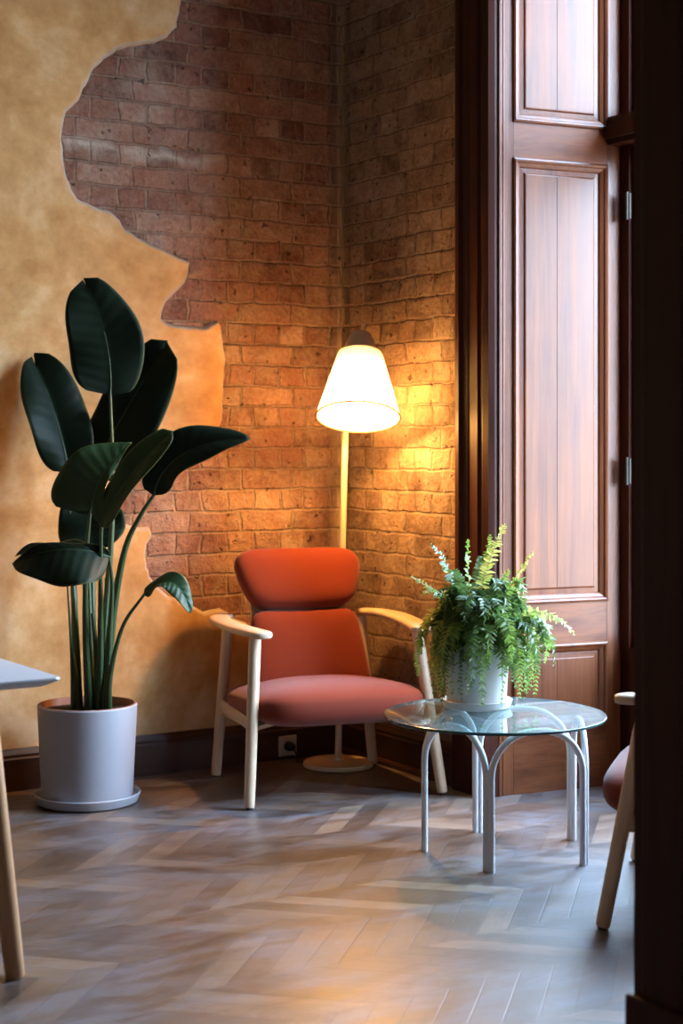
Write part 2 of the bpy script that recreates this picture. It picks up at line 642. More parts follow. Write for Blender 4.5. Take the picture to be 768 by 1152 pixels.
# ------------------------------------------------------------------ room shell (room frame: a along left wall, b along right wall)
ZC = 3.9
A1, B1 = 6.2, 8.2
B0, BW1 = 1.025, 2.43      # window opening along b
BG0, BG1 = 1.10, 2.355     # window frame at the outside
WTOP = 3.5
PB0, PB1, PA = 3.29, 3.67, 1.396   # dividing wall and its opening
PA2, PTOP = 3.35, 2.75

b = MB()
b.box((-.9, -.4, -.12), (A1 + .3, B1 + .3, 0))
struct(b.build('floor', M['floor']), 'worn chevron oak parquet floor', 'floor')
b = MB()
b.box((-.9, -.4, ZC), (A1 + .3, B1 + .3, ZC + .15))
struct(b.build('ceiling', M['ceiling']), 'plain plaster ceiling', 'ceiling')
b = MB()
b.box((-.3, -.3, 0), (A1 + .3, 0, ZC))
struct(b.build('wall_left', M['brick_left']), 'bare brick wall behind the broken plaster', 'wall')
b = MB()
b.box((-.60, 0, 0), (0, B0, ZC))
b.box((-.60, BW1, 0), (0, 4.5, ZC))
b.box((-.60, 5.3, 0), (0, B1, ZC))
b.box((-.60, 4.5, 0), (0, 5.3, .9))
b.box((-.60, 4.5, 3.0), (0, 5.3, ZC))
b.box((-.60, B0, WTOP), (0, BW1, ZC))
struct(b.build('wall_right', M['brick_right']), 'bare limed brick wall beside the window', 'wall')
b = MB()
b.box((A1, 0, 0), (A1 + .3, B1, ZC))
struct(b.build('wall_far_side', M['paint']), 'plain wall opposite the window', 'wall')
b = MB()
b.box((-.6, B1, 0), (A1 + .3, B1 + .3, ZC))
struct(b.build('wall_back', M['paint']), 'plain wall at the rear of the room', 'wall')
b = MB()
b.box((0, PB0, 0), (PA - .035, PB1, ZC))
b.box((PA2, PB0, 0), (A1, PB1, ZC))
b.box((PA - .035, PB0, PTOP), (PA2, PB1, ZC))
struct(b.build('wall_front', M['paint']), 'dividing wall with a wide doorway', 'wall')

# ---- plaster layer with a broken outline
px_outline = [(236, -210), (205, -150), (222, -70), (203, -2), (198, 31), (187, 42), (172, 49), (152, 52), (130, 57), (116, 66), (104, 78), (96, 96), (88, 112),
              (80, 121), (73, 127), (70, 143), (69, 161), (71, 182), (75, 200), (80, 214), (86, 224), (105, 232), (125, 239), (134, 248), (140, 258),
              (155, 268), (172, 276), (193, 286), (213, 296), (211, 308), (207, 319), (196, 330), (185, 341), (181, 351), (180, 359), (188, 364), (198, 366),
              (214, 367), (229, 368), (237, 364), (243, 360), (248, 367), (250, 378), (252, 398), (252, 417), (251, 436), (250, 456), (249, 472), (244, 489),
              (222, 498), (200, 506), (178, 512), (158, 522), (143, 536), (135, 552), (132, 573), (136, 588), (150, 592), (167, 593), (171, 603), (165, 612), (162, 624),
              (164, 638), (168, 648), (175, 659), (184, 667), (200, 676), (219, 683), (227, 688), (236, 685), (246, 684), (257, 690), (269, 698), (285, 706), (310, 712), (345, 728), (378, 738)]
pts = [on_left_wall(x, y) for x, y in px_outline]
sub = []
for (a0, z0), (a1, z1) in zip(pts[:-1], pts[1:]):
    L = math.hypot(a1 - a0, z1 - z0)
    n = max(1, int(L / .018))
    for k in range(n):
        t = k / n
        j = .0035 if k else .002
        sub.append((a0 + (a1 - a0) * t + random.uniform(-j, j), z0 + (z1 - z0) * t + random.uniform(-j, j)))
sub.append((.0005, pts[-1][1]))
ring = [(sub[0][0], ZC)] + sub
nr = len(ring)
# inward normals (towards the plaster) to slope the broken edge
edge_front = []
for i in range(nr):
    a, c = ring[max(0, i - 1)], ring[min(nr - 1, i + 1)]
    tx, tz = c[0] - a[0], c[1] - a[1]
    L = math.hypot(tx, tz) or 1
    nx, nz = -tz / L, tx / L          # candidate normal
    edge_front.append((nx, nz))
# plaster lies on the larger-a side: at the top the outline runs downwards, so pick the sign by the first tangent
sgn = 1 if edge_front[1][0] > 0 else -1
TH = .020
b = MB()
front = [(u + sgn * nx * .015, v + sgn * nz * .015) for (u, v), (nx, nz) in zip(ring, edge_front)]
front[-1] = (.0005, ring[-1][1])
front[0] = (front[0][0], ZC)
tail = [(.0005, 0.0), (A1, 0.0), (A1, ZC)]
full_front = front + tail
b.add([(u, TH, v) for u, v in full_front], [tuple(range(len(full_front)))], 0)
vs = [(u, 0.001, v) for u, v in ring] + [(u * .5 + fu * .5, TH * .8, v * .5 + fv * .5) for (u, v), (fu, fv) in zip(ring, front)] + [(u, TH, v) for u, v in front]
fs = []
for i in range(nr - 1):
    fs.append((i, i + 1, nr + i + 1, nr + i))
    fs.append((nr + i, nr + i + 1, 2 * nr + i + 1, 2 * nr + i))
b.add(vs, fs, 1)
o = b.build('wall_left_plaster', [M['plaster'], M['plaster_edge']], smooth=False)
struct(o, 'ochre plaster left on the brick wall with a ragged broken edge', 'wall')

# ---- skirting boards
prof = [(0, 0), (.026, 0), (.026, .112), (.021, .118), (.021, .128), (.012, .140), (.008, .147), (0, .147)]
b = MB()
b.prism([(TH + d, z) for d, z in prof], lambda u, v, d: Vector((d, u, v)), 0.0, A1)
struct(b.build('baseboard_left', M['skirting'], smooth=False), 'dark wooden skirting under the plaster wall', 'baseboard')
b = MB()
b.prism(prof, lambda u, v, d: Vector((u, d, v)), TH + .026, .84)
b.prism([(0, 0), (.040, 0), (.040, .014), (.034, .022), (.026, .024), (0, .024)], lambda u, v, d: Vector((u, d, v)), TH + .026, .84)
struct(b.build('baseboard_right', M['skirting_y'], smooth=False), 'dark moulded wooden skirting under the limed brick wall', 'baseboard')

# ---- window
win = structthing('window_1', 'tall window in a deep panelled mahogany recess', 'window')
# architrave
arch_prof = [(0, 0), (.052, 0), (.058, .012), (.058, .030), (.044, .038), (.040, .060), (.036, .066), (.036, .112), (.028, .120), (.028, .140), (.040, .150), (.036, .176), (.014, .185), (0, .185)]
for (s0, sg) in ((.84, 1), (BW1 + .185, -1)):
    b = MB()
    b.prism([(d, s0 + sg * w) for d, w in arch_prof], lambda u, v, d: Vector((u, v, d)), 0.0, WTOP + .16)
    b.box((0, min(s0, s0 + sg * .19), 0), (.064, max(s0, s0 + sg * .19), .27))
    b.build('architrave', M['dark_wood'], win, smooth=False)
b = MB()
b.prism([(d, WTOP + .16 - w) for d, w in arch_prof], lambda u, v, d: Vector((u, d, v)), .84, BW1 + .185)
b.build('architrave', M['dark_wood'], win, smooth=False)


# panelled reveals: fn(s, z, d): s along the reveal from room side, d towards the opening
def reveal_fn(flip):
    p0 = Vector((0.0, B0, 0)) if not flip else Vector((0.0, BW1, 0))
    p1 = Vector((-.50, BG0, 0)) if not flip else Vector((-.50, BG1, 0))
    ax = (p1 - p0).normalized()
    nrm = Vector((-ax.y, ax.x, 0))
    if (nrm.y < 0) != flip:
        nrm = -nrm
    return lambda s, z, d: p0 + ax * s + nrm * d + Vector((0, 0, z))


def z_at(py, Y):
    return H - (py - HY) / F * Y


ZB = [0.0, .235, z_at(726, 5.83), z_at(678, 5.83), z_at(181, 5.83), z_at(139, 5.83), WTOP - .14, WTOP]
SL0, SL1, SEND = .062, .446, .505
for flip in (False, True):
    fn = reveal_fn(flip)
    rp = MB()
    rp.prism([(0, 0), (SEND, 0), (SEND, WTOP), (0, WTOP)], fn, -.045, -.020)
    board = rp.build('reveal_board', M['mahogany'], win, smooth=False)
    b = MB()
    b.prism([(0, 0), (SL0, 0), (SL0, WTOP), (0, WTOP)], fn, -.02, 0.0)
    # a bead at the room edge
    b.prism([(0, 0), (.012, 0), (.012, WTOP), (0, WTOP)], fn, 0.0, .008)
    b.prism([(.017, 0), (.022, 0), (.022, WTOP), (.017, WTOP)], fn, 0.0, .004)
    bevel(b.build('stile', M['mahogany'], board, smooth=False), .002)
    b = MB()
    b.prism([(SL1, 0), (SEND, 0), (SEND, WTOP), (SL1, WTOP)], fn, -.02, 0.0)
    bevel(b.build('stile', M['mahogany'], board, smooth=False), .002)
    for z0, z1 in ((ZB[0], ZB[1]), (ZB[2], ZB[3]), (ZB[4], ZB[5]), (ZB[6], ZB[7])):
        b = MB()
        b.prism([(SL0, z0), (SL1, z0), (SL1, z1), (SL0, z1)], fn, -.02, 0.0)
        b.build('rail', M['mahogany_h'], board, smooth=False)
    for z0, z1 in ((ZB[1], ZB[2]), (ZB[3], ZB[4]), (ZB[5], ZB[6])):
        b = MB()
        mp = [(-.004, 0.0), (-.002, .008), (.004, .011), (.010, .008), (.014, .002), (.020, -.001), (.026, -.005), (.030, -.011)]
        b.moulding(fn, SL0, SL1, z0, z1, mp)
        b.build('panel_moulding', M['mahogany'], board, smooth=False)
        b = MB()
        fp_ = [(.030, -.011), (.046, -.010), (.050, -.005), (.053, -.004)]
        b.moulding(fn, SL0, SL1, z0, z1, fp_)
        iu = .053
        cm = (SL0 + SL1) / 2 - .012
        for e0, e1 in ((SL0 + iu, cm - .0009), (cm + .0009, SL1 - iu)):
            b.add([fn(e0, z0 + iu, -.004), fn(e1, z0 + iu, -.004), fn(e1, z1 - iu, -.004), fn(e0, z1 - iu, -.004)], [(0, 1, 2, 3)])
        b.add([fn(cm - .0009, z0 + iu, -.004), fn(cm - .0009, z0 + iu, -.008), fn(cm - .0009, z1 - iu, -.008), fn(cm - .0009, z1 - iu, -.004)], [(0, 1, 2, 3)])
        b.add([fn(cm + .0009, z0 + iu, -.004), fn(cm + .0009, z0 + iu, -.008), fn(cm + .0009, z1 - iu, -.008), fn(cm + .0009, z1 - iu, -.004)], [(0, 1, 2, 3)])
        b.add([fn(cm - .0009, z0 + iu, -.008), fn(cm + .0009, z0 + iu, -.008), fn(cm + .0009, z1 - iu, -.008), fn(cm - .0009, z1 - iu, -.008)], [(0, 1, 2, 3)])
        b.build('raised_panel', M['mahogany'], board, smooth=False)
b = MB()
b.box((-.5, B0, WTOP - .02), (0, BW1, WTOP - .001))
b.build('soffit', M['mahogany'], win, smooth=False)
# frame, sashes, glass
b = MB()
b.box((-.58, B0 + .001, 0), (-.50, BG0 + .045, WTOP))
b.box((-.58, BG1 - .045, 0), (-.50, BW1 - .001, WTOP))
b.box((-.58, BG0, WTOP - .08), (-.50, BG1, WTOP - .02))
b.box((-.58, BG0, 0), (-.50, BG1, .50))
b.box((-.59, BG0, 2.31), (-.44, BG1, 2.41))
b.box((-.59, BG0, 2.33), (-.42, BG1, 2.375))
b.build('frame', M['dark_wood'], win, smooth=False)
mid = (BG0 + BG1) / 2
for s0, s1 in ((BG0 + .045, mid), (mid, BG1 - .045)):
    for z0, z1 in ((.50, 2.31), (2.41, WTOP - .08)):
        b = MB()
        w = .045
        b.box((-.565, s0, z0), (-.52, s0 + w, z1))
        b.box((-.565, s1 - w, z0), (-.52, s1, z1))
        b.box((-.565, s0 + w, z0), (-.52, s1 - w, z0 + w))
        b.box((-.565, s0 + w, z1 - w), (-.52, s1 - w, z1))
        sash = b.build('sash', M['dark_wood'], win, smooth=False)
        b = MB()
        b.box((-.546, s0 + w, z0 + w), (-.541, s1 - w, z1 - w))
        b.build('pane', M['pane'], sash, smooth=False)
# shutter hinges on the recess edge
for z in (z_at(231, 5.9), z_at(530, 5.9)):
    b = MB()
    b.box((-.499, BG0 + .046, z - .045), (-.491, BG0 + .058, z + .045))
    b.tube([(-.486, BG0 + .048, z - .05), (-.486, BG0 + .048, z + .05)], .006, 10)
    h_ = b.build('hinge', M['steel'], win)
    h_['label'] = 'small steel hinge'

# ---- unseen second window, added in the near room to bring fill daylight
fill_win = structthing('fill_window', 'tall plain window added out of view in the next room for fill daylight', 'window')
b = MB()
b.box((-.58, 4.5, .9), (-.50, 4.57, 3.0))
b.box((-.58, 5.23, .9), (-.50, 5.3, 3.0))
b.box((-.58, 4.57, .9), (-.50, 5.23, .98))
b.box((-.58, 4.57, 2.92), (-.50, 5.23, 3.0))
b.box((-.57, 4.87, .98), (-.51, 4.93, 2.92))
b.box((-.57, 4.57, 2.3), (-.51, 5.23, 2.37))
b.build('frame', M['dark_wood'], fill_win, smooth=False)
b = MB()
b.box((-.545, 4.57, .98), (-.540, 5.23, 2.92))
b.build('pane', M['pane'], fill_win, smooth=False)
b = MB()
b.box((-.50, 4.5, .9), (.06, 5.3, .93))
b.build('sill', M['dark_wood'], fill_win, smooth=False)

# ---- doorway lining on the near side (dark panelled jamb)
door = structthing('door_1', 'dark panelled wooden doorway lining close to the viewer', 'doorway')
for side in (0, 1):
    if side == 0:
        dfn = lambda s, z, d: Vector((PA - .035 + d, PB0 - .02 + s, z))
    else:
        dfn = lambda s, z, d: Vector((PA2 + .035 - d, PB0 - .02 + s, z))
    W2 = PB1 - PB0 + .04
    st = .105
    b = MB()
    b.prism([(0, 0), (W2, 0), (W2, PTOP), (0, PTOP)], dfn, 0.0, .013)
    jb = b.build('jamb_board', M['dark_wood'], door, smooth=False)
    b = MB()
    b.prism([(0, 0), (st, 0), (st, PTOP), (0, PTOP)], dfn, .013, .035)
    b.prism([(W2 - st, 0), (W2, 0), (W2, PTOP), (W2 - st, PTOP)], dfn, .013, .035)
    for z0, z1 in ((0, .225), (.66, .80), (PTOP - .15, PTOP)):
        b.prism([(st, z0), (W2 - st, z0), (W2 - st, z1), (st, z1)], dfn, .013, .035)
    bevel(b.build('jamb_frame', M['dark_wood'], jb, smooth=False), .003)
    for z0, z1 in ((.225, .66), (.80, PTOP - .15)):
        b = MB()
        b.moulding(dfn, st, W2 - st, z0, z1, [(0, .035), (.004, .038), (.010, .034), (.016, .022), (.022, .0135)])
        b.moulding(dfn, st, W2 - st, z0, z1, [(.022, .0131), (.045, .016), (.050, .024), (.053, .026)])
        k = .053
        b.add([dfn(st + k, z0 + k, .026), dfn(W2 - st - k, z0 + k, .026), dfn(W2 - st - k, z1 - k, .026), dfn(st + k, z1 - k, .026)], [(0, 1, 2, 3)])
        b.build('jamb_panel', M['dark_wood'], jb, smooth=False)
    b = MB()
    b.prism([(-.032, 0), (W2 + .032, 0), (W2 + .032, .195), (-.032, .195)], dfn, .0, .050)
    bevel(b.build('plinth_block', M['dark_wood'], door, smooth=False), .006)
    # casings on both faces of the wall
    b = MB()
    for s0, s1 in ((-.028, 0.0), (W2, W2 + .028)):
        b.prism([(s0, 0), (s1, 0), (s1, PTOP + .1), (s0, PTOP + .1)], dfn, -.13, .028)
    b.build('casing', M['dark_wood'], door, smooth=False)
b = MB()
b.box((PA - .035, PB0 - .048, PTOP), (PA2 + .035, PB0 - .02, PTOP + .12))
b.box((PA - .035, PB1 + .02, PTOP), (PA2 + .035, PB1 + .048, PTOP + .12))
b.box((PA, PB0 - .02, PTOP - .03), (PA2, PB1 + .02, PTOP))
b.build('head_casing', M['dark_wood'], door, smooth=False)

# ---- wall socket on the skirting
sa, _ = on_left_wall(316, 838)
skt = thing('wall_socket', 'cream wall socket with a black plug, low on the dark skirting behind the armchair', 'socket', R(sa, TH + .026, .052), ROOM.to_euler().z)
b = MB()
b.box((-.040, 0, -.040), (.040, .009, .040))
bevel(b.build('cover_plate', M['socket'], skt, smooth=False), .004, 3)
b = MB()
rotx = Matrix.Translation((0, .009, 0)) @ Matrix.Rotation(-PI / 2, 4, 'X')
b.lathe([(.024, 0), (.024, .002), (.020, .002), (.019, -.004), (0.0, -.004)], 28, rotx)
b.build('socket_well', M['socket'], skt)


# ------------------------------------------------------------------ armchairs
def sgnpow(v, e):
    return math.copysign(abs(v) ** e, v)


def cushion_mb(a, bb, t, e1, e2, pole, deform, nu=56, nv=22):
    mb = MB()
    vs, fs = [], []
    for i in range(nv + 1):
        eta = -PI / 2 + PI * i / nv
        for k in range(nu):
            om = 2 * PI * k / nu
            u = sgnpow(math.cos(eta), e1) * sgnpow(math.cos(om), e2)
            v = sgnpow(math.cos(eta), e1) * sgnpow(math.sin(om), e2)
            w = sgnpow(math.sin(eta), e1)
            vs.append(deform(u, v, w))
    for i in range(nv):
        for k in range(nu):
            k2 = (k + 1) % nu
            fs.append((i * nu + k, i * nu + k2, (i + 1) * nu + k2, (i + 1) * nu + k))
    mb.add(vs, fs)
    return mb


def build_weld(mb, name, mat, parent):
    o = mb.build(name, mat, parent, angle=2.0)
    bm = bmesh.new()
    bm.from_mesh(o.data)
    bmesh.ops.remove_doubles(bm, verts=bm.verts, dist=5e-4)
    bmesh.ops.recalc_face_normals(bm, faces=bm.faces)
    for f in bm.faces:
        f.smooth = True
    bm.to_mesh(o.data)
    bm.free()
    return o


def make_chair(label, loc, rz):
    t = thing('lounge_chair', label, 'armchair', loc, rz, 'terracotta lounge chairs')

    # seat cushion: fat rounded front, slightly tilted back
    def seat(u, v, w):
        x = .312 * u * (1 - .05 * v)
        y = .000 + .312 * v
        dome = .012 * (1 - u * u) * (1 - v * v)
        z = .312 + .072 * w + (dome if w > 0 else 0) - .075 * v * .30 - .018 * max(0, -v - .3) * (0.6 - w)
        return Vector((x, y, z))
    build_weld(cushion_mb(1, 1, 1, .72, .42, 'z', seat), 'seat_cushion', M['fabric'], t)

    def backpt(x, s, d):
        """s up the leaning back (0 bottom .. 1 top), d forward of the centre surface"""
        y = .105 + .185 * s + .035 * s * s
        z = .345 + .485 * s
        n = Vector((0, -.93, .37))
        curve = .05 * (x / .24) ** 2 * .45
        return Vector((x, y, z)) + n * (d + curve)

    def lower(u, v, w):
        s = .250 + .300 * v
        x = u * (.226 - .024 * (v * .5 + .5)) * (1 + .015 * (1 - v * v))
        return backpt(x, s, .052 * w)
    build_weld(cushion_mb(1, 1, 1, .62, .26, 'y', lower), 'back_cushion', M['fabric'], t)

    def upper(u, v, w):
        s = .772 + .228 * v
        k = 1.0 - .155 * max(0, .35 - v) ** 1.25 - .02 * max(0, v - .35)
        x = u * .246 * k
        return backpt(x, s, .006 + .062 * w)
    build_weld(cushion_mb(1, 1, 1, .66, .42, 'y', upper), 'headrest_cushion', M['fabric'], t)

    # legs
    for sx in (-1, 1):
        foot, top = Vector((.355 * sx, -.285, 0)), Vector((.302 * sx, -.180, .566))
        b = MB()
        b.tube([foot + (top - foot) * k for k in (.012, .02, .06, .5, .95, 1.0)], [.0165, .0185, .019, .0205, .0215, .0215], 18)
        lg = b.build('front_leg', M['ash'], t)
        b = MB()
        b.tube([foot, foot + (top - foot) * .014], .012, 12)
        b.build('glide', M['black'], lg)
        foot, top = Vector((.312 * sx, .285, 0)), Vector((.262 * sx, .288, .578))
        b = MB()
        b.tube([foot + (top - foot) * k for k in (.012, .02, .06, .5, .95, 1.0)], [.0165, .0185, .019, .0205, .0215, .0215], 18)
        lg = b.build('rear_leg', M['ash'], t)
        b = MB()
        b.tube([foot, foot + (top - foot) * .014], .012, 12)
        b.build('glide', M['black'], lg)
        # arm: flat curved paddle
        path = spline([(.282 * sx, -.262, .580), (.302 * sx, -.19, .583), (.326 * sx, -.05, .586), (.334 * sx, .09, .590), (.318 * sx, .215, .592), (.262 * sx, .315, .590)], 8)
        n = len(path)
        vs, fs = [], []
        seg = 16
        for i, p in enumerate(path):
            f = i / (n - 1)
            tn = (path[min(n - 1, i + 1)] - path[max(0, i - 1)]).normalized()
            sd = Vector((tn.y, -tn.x, 0)).normalized()
            wd = .036 + .006 * math.sin(PI * f)
            cap = 1.0
            if f < .10:
                cap = math.sqrt(max(.0, 1 - ((.10 - f) / .10) ** 2))
            if f > .94:
                cap = math.sqrt(max(.0, 1 - ((f - .94) / .06) ** 2))
            cap = max(cap, .12)
            for k in range(seg):
                a = 2 * PI * k / seg
                vs.append(p + sd * (wd * cap * sgnpow(math.cos(a), .6)) + Vector((0, 0, .0135 * (.55 + .45 * cap) * sgnpow(math.sin(a), .7))))
        for i in range(n - 1):
            for k in range(seg):
                k2 = (k + 1) % seg
                fs.append((i * seg + k, i * seg + k2, (i + 1) * seg + k2, (i + 1) * seg + k))
        fs.append(tuple(range(seg)))
        fs.append(tuple(range((n - 1) * seg, n * seg)))
        b = MB()
        b.add(vs, fs)
        b.build('armrest', M['ash_y'], t, angle=1.0)
        # side rail between the legs
        b = MB()
        b.tube([(.320 * sx, -.220, .266), (.292 * sx, .260, .266)], .022, 14, flat=1.0, up=(0, 0, 1))
        o = b.build('side_rail', M['ash_y'], t)
        for v in o.data.vertices:
            cx = .320 * sx + (v.co.y + .220) / .48 * (-.028 * sx)
            v.co.x = cx + (v.co.x - cx) * .36
    # plywood seat pan, bowed down towards the front corners
    b = MB()
    nu, nv = 14, 8
    vs, fs = [], []
    for lay, dz in ((0, 0.0), (1, -.014)):
        for j in range(nv + 1):
            for i in range(nu + 1):
                u, v = -1 + 2 * i / nu, -1 + 2 * j / nv
                z = .296 - .008 * v - .042 * abs(u) ** 2.0 + dz
                vs.append((u * (.303 - .01 * v), .04 + .245 * v, z))
    N0 = (nu + 1) * (nv + 1)
    for j in range(nv):
        for i in range(nu):
            q = j * (nu + 1) + i
            fs.append((q, q + 1, q + nu + 2, q + nu + 1))
            fs.append((N0 + q, N0 + q + nu + 1, N0 + q + nu + 2, N0 + q + 1))
    for j in range(nv):
        for i in (0, nu):
            q = j * (nu + 1) + i
            fs.append((q, q + nu + 1, N0 + q + nu + 1, N0 + q))
    for i in range(nu):
        for j in (0, nv):
            q = j * (nu + 1) + i
            fs.append((q, q + 1, N0 + q + 1, N0 + q))
    b.add(vs, fs)
    b.build('seat_pan', M['ash_y'], t)
    # shell behind the back cushions
    b = MB()
    vs, fs = [], []
    nu, nv = 10, 10
    for lay, d in ((0, -.040), (1, -.054)):
        for j in range(nv + 1):
            for i in range(nu + 1):
                u, v = -1 + 2 * i / nu, j / nv
                vs.append(backpt(u * .185, .03 + .84 * v, d))
    N0 = (nu + 1) * (nv + 1)
    for j in range(nv):
        for i in range(nu):
            q = j * (nu + 1) + i
            fs.append((q, q + 1, q + nu + 2, q + nu + 1))
            fs.append((N0 + q, N0 + q + nu + 1, N0 + q + nu + 2, N0 + q + 1))
    for j in range(nv):
        for i in (0, nu):
            q = j * (nu + 1) + i
            fs.append((q, q + nu + 1, N0 + q + nu + 1, N0 + q))
    for i in range(nu):
        for j in (0, nv):
            q = j * (nu + 1) + i
            fs.append((q, q + 1, N0 + q + 1, N0 + q))
    b.add(vs, fs)
    b.build('back_shell', M['ash'], t)
    b = MB()
    b.tube([(-.298, .25, .25), (.298, .25, .25)], .016, 12)
    b.build('rear_rail', M['ash_y'], t)
    return t


def dup(root, label, loc, rz):
    def cp(o, parent):
        c = o.copy()
        C.objects.link(c)
        if parent:
            c.parent = parent
        for ch in o.children:
            cp(ch, c)
        return c
    r = cp(root, None)
    r.location = loc
    r.rotation_euler = (0, 0, rz)
    r['label'] = label
    return r


chair = make_chair('terracotta armchair with ash legs facing out from the brick corner, floor lamp behind it', (-.075, 5.93, 0), math.radians(20))
chair2 = dup(chair, 'terracotta chair cut off by the dark doorway, only armrest, leg and seat edge showing', (1.040, 4.447, 0), math.radians(-107))

# ------------------------------------------------------------------ floor lamp
LX, LY = -.013, 6.285
lamp = thing('floor_lamp', 'lit floor lamp with a white cone shade in the brick corner behind the armchair', 'lamp', (LX, LY, 0))
b = MB()
b.lathe([(0, 0), (.128, 0), (.134, .004), (.134, .014), (.130, .020), (.02, .023), (.016, .032), (0, .034)], 48)
b.build('base', M['lamp_paint'], lamp)
HP = P(405, 397, 6.13) - Vector((LX, LY, 0))      # top of the shade
b = MB()
pt = [Vector((0, 0, .02)), Vector((.012, -.01, .6)), Vector((.024, -.02, 1.15)), Vector((.030, -.025, 1.32)), Vector((.038, -.035, 1.50))]
b.tube(spline(pt, 6), .0125, 14)
b.build('pole', M['lamp_paint'], lamp)
tilt = Matrix.Translation(HP) @ Matrix.Rotation(math.radians(2), 4, 'Y') @ Matrix.Rotation(math.radians(-21), 4, 'X')
# shade axis: local -z towards the opening; opening leans towards the viewer
b = MB()
b.lathe([(.079, -.002), (.085, -.012), (.1535, -.252), (.1545, -.258)], 56, tilt)
o = MB.build(b, 'lamp_shade', M['shade'], lamp)
bm = bmesh.new()
bm.from_mesh(o.data)
big = [f for f in bm.faces if len(f.verts) > 8]
bmesh.ops.delete(bm, geom=big, context='FACES_ONLY')
bm.to_mesh(o.data)
bm.free()
shade = o
b = MB()
ringm = [(.1545 + .0032 * math.cos(a), -.258 + .0032 * math.sin(a)) for a in [2 * PI * k / 8 for k in range(8)]]
b.lathe(ringm, 56, tilt, closed=True)
b.build('shade_rim', M['rim'], shade)
b = MB()
b.lathe([(0, -.010), (.080, -.010), (.080, .000), (.066, .006), (.054, .035), (.044, .062), (.036, .076), (.028, .081), (0, .082)], 40, tilt)
b.build('shade_cap', M['lamp_cap'], lamp)
b = MB()
q = tilt @ Vector((0, .01, .07))
b.tube([q, q + Vector((.012, -.018, .042)), q + Vector((.015, -.022, .05))], [.0085, .009, .006], 12)
b.build('finial', M['lamp_paint'], lamp)
b = MB()
q0 = tilt @ Vector((0, .0, .05))
b.tube([Vector((.037, -.034, 1.47)), (Vector((.037, -.034, 1.47)) + q0) / 2 + Vector((0, .01, .01)), q0], .011, 12)
b.build('neck', M['lamp_paint'], lamp)
bulbc = tilt @ Vector((0, 0, -.13))
b = MB()
b.lathe([(0, -.075), (.022, -.069), (.039, -.054), (.045, -.032), (.041, -.008), (.028, .014), (.016, .034), (.013, .05)], 28, Matrix.Translation(bulbc) @ tilt.to_3x3().to_4x4())
bulb = b.build('bulb', M['bulb'], lamp)
bulb['label'] = 'glowing bulb'
b = MB()
b.lathe([(0, .045), (.014, .045), (.014, .12), (0, .12)], 16, Matrix.Translation(bulbc) @ tilt.to_3x3().to_4x4())
b.build('bulb_holder', M['lamp_cap'], lamp)
# plug and cord, resting on the floor behind the chair
sp = R(sa, TH + .026 + .010, .052) - Vector((LX, LY, 0))
dR3, dL3 = Vector(DR), Vector(DL)
b = MB()
b.tube([sp, sp + dR3 * .016, sp + dR3 * .034, sp + dR3 * .040], [.018, .018, .014, .007], 16)
b.build('plug', M['black'], lamp)
b = MB()
e0 = sp + dR3 * .038
flo = lambda v, z=.005: Vector((v.x, v.y, z))
b.tube(spline([e0, e0 + dR3 * .02 + Vector((0, 0, -.02)), flo(e0 + dR3 * .035), flo(e0 + dR3 * .05 - dL3 * .06), flo(e0 + dR3 * .03 - dL3 * .11), Vector((-.128, .03, .008))], 6), .0035, 8)
b.build('cord', M['black'], lamp)

# ------------------------------------------------------------------ glass side table
TX, TY = .508, 4.986
table = thing('side_table', 'round glass-topped side table on white bent-tube legs under the fern', 'table', (TX, TY, 0))
RL, TR = .262, .0098
GZ = .409
angs = [math.radians(35 + 72 * k) for k in range(5)]
for k in range(5):
    a0, a1 = angs[k], angs[(k + 1) % 5]
    f0, f1 = Vector((math.cos(a0), math.sin(a0), 0)) * RL, Vector((math.cos(a1), math.sin(a1), 0)) * RL
    dr = (f1 - f0).normalized()
    f0 = f0 + dr * TR
    f1 = f1 - dr * TR
    L = (f1 - f0).length
    rr = .128
    pth = [f0, f0 + Vector((0, 0, .1)), f0 + Vector((0, 0, GZ - TR - rr))]
    for i in range(1, 11):
        an = PI / 2 * i / 10
        pth.append(f0 + dr * (rr - rr * math.cos(an)) + Vector((0, 0, GZ - TR - rr + rr * math.sin(an))))
    for i in range(0, 11):
        an = PI / 2 * (1 - i / 10)
        pth.append(f1 - dr * (rr - rr * math.cos(an)) + Vector((0, 0, GZ - TR - rr + rr * math.sin(an))))
    pth += [f1 + Vector((0, 0, .1)), f1]
    b = MB()
    b.tube(pth, TR, 14)
    b.build('leg_arch', M['white_metal'], table)
b = MB()
GT = .009
gr = .336
go = Matrix.Translation((-.044, 0, GZ))
b.lathe([(0, 0), (gr - .0015, 0)], 96, go, 0)
b.f.pop(); b.m.pop()
b.lathe([(gr - .0015, 0), (gr, .0015), (gr, GT - .0015), (gr - .0015, GT)], 96, go, 1)
b.f.pop(); b.m.pop(); b.f.pop(); b.m.pop()
b.lathe([(gr - .0015, GT), (0, GT)], 96, go, 0)
o = b.build('glass_top', [M['glass_top'], M['glass_edge']], table)
o['label'] = 'clear round glass top with a dark green edge'

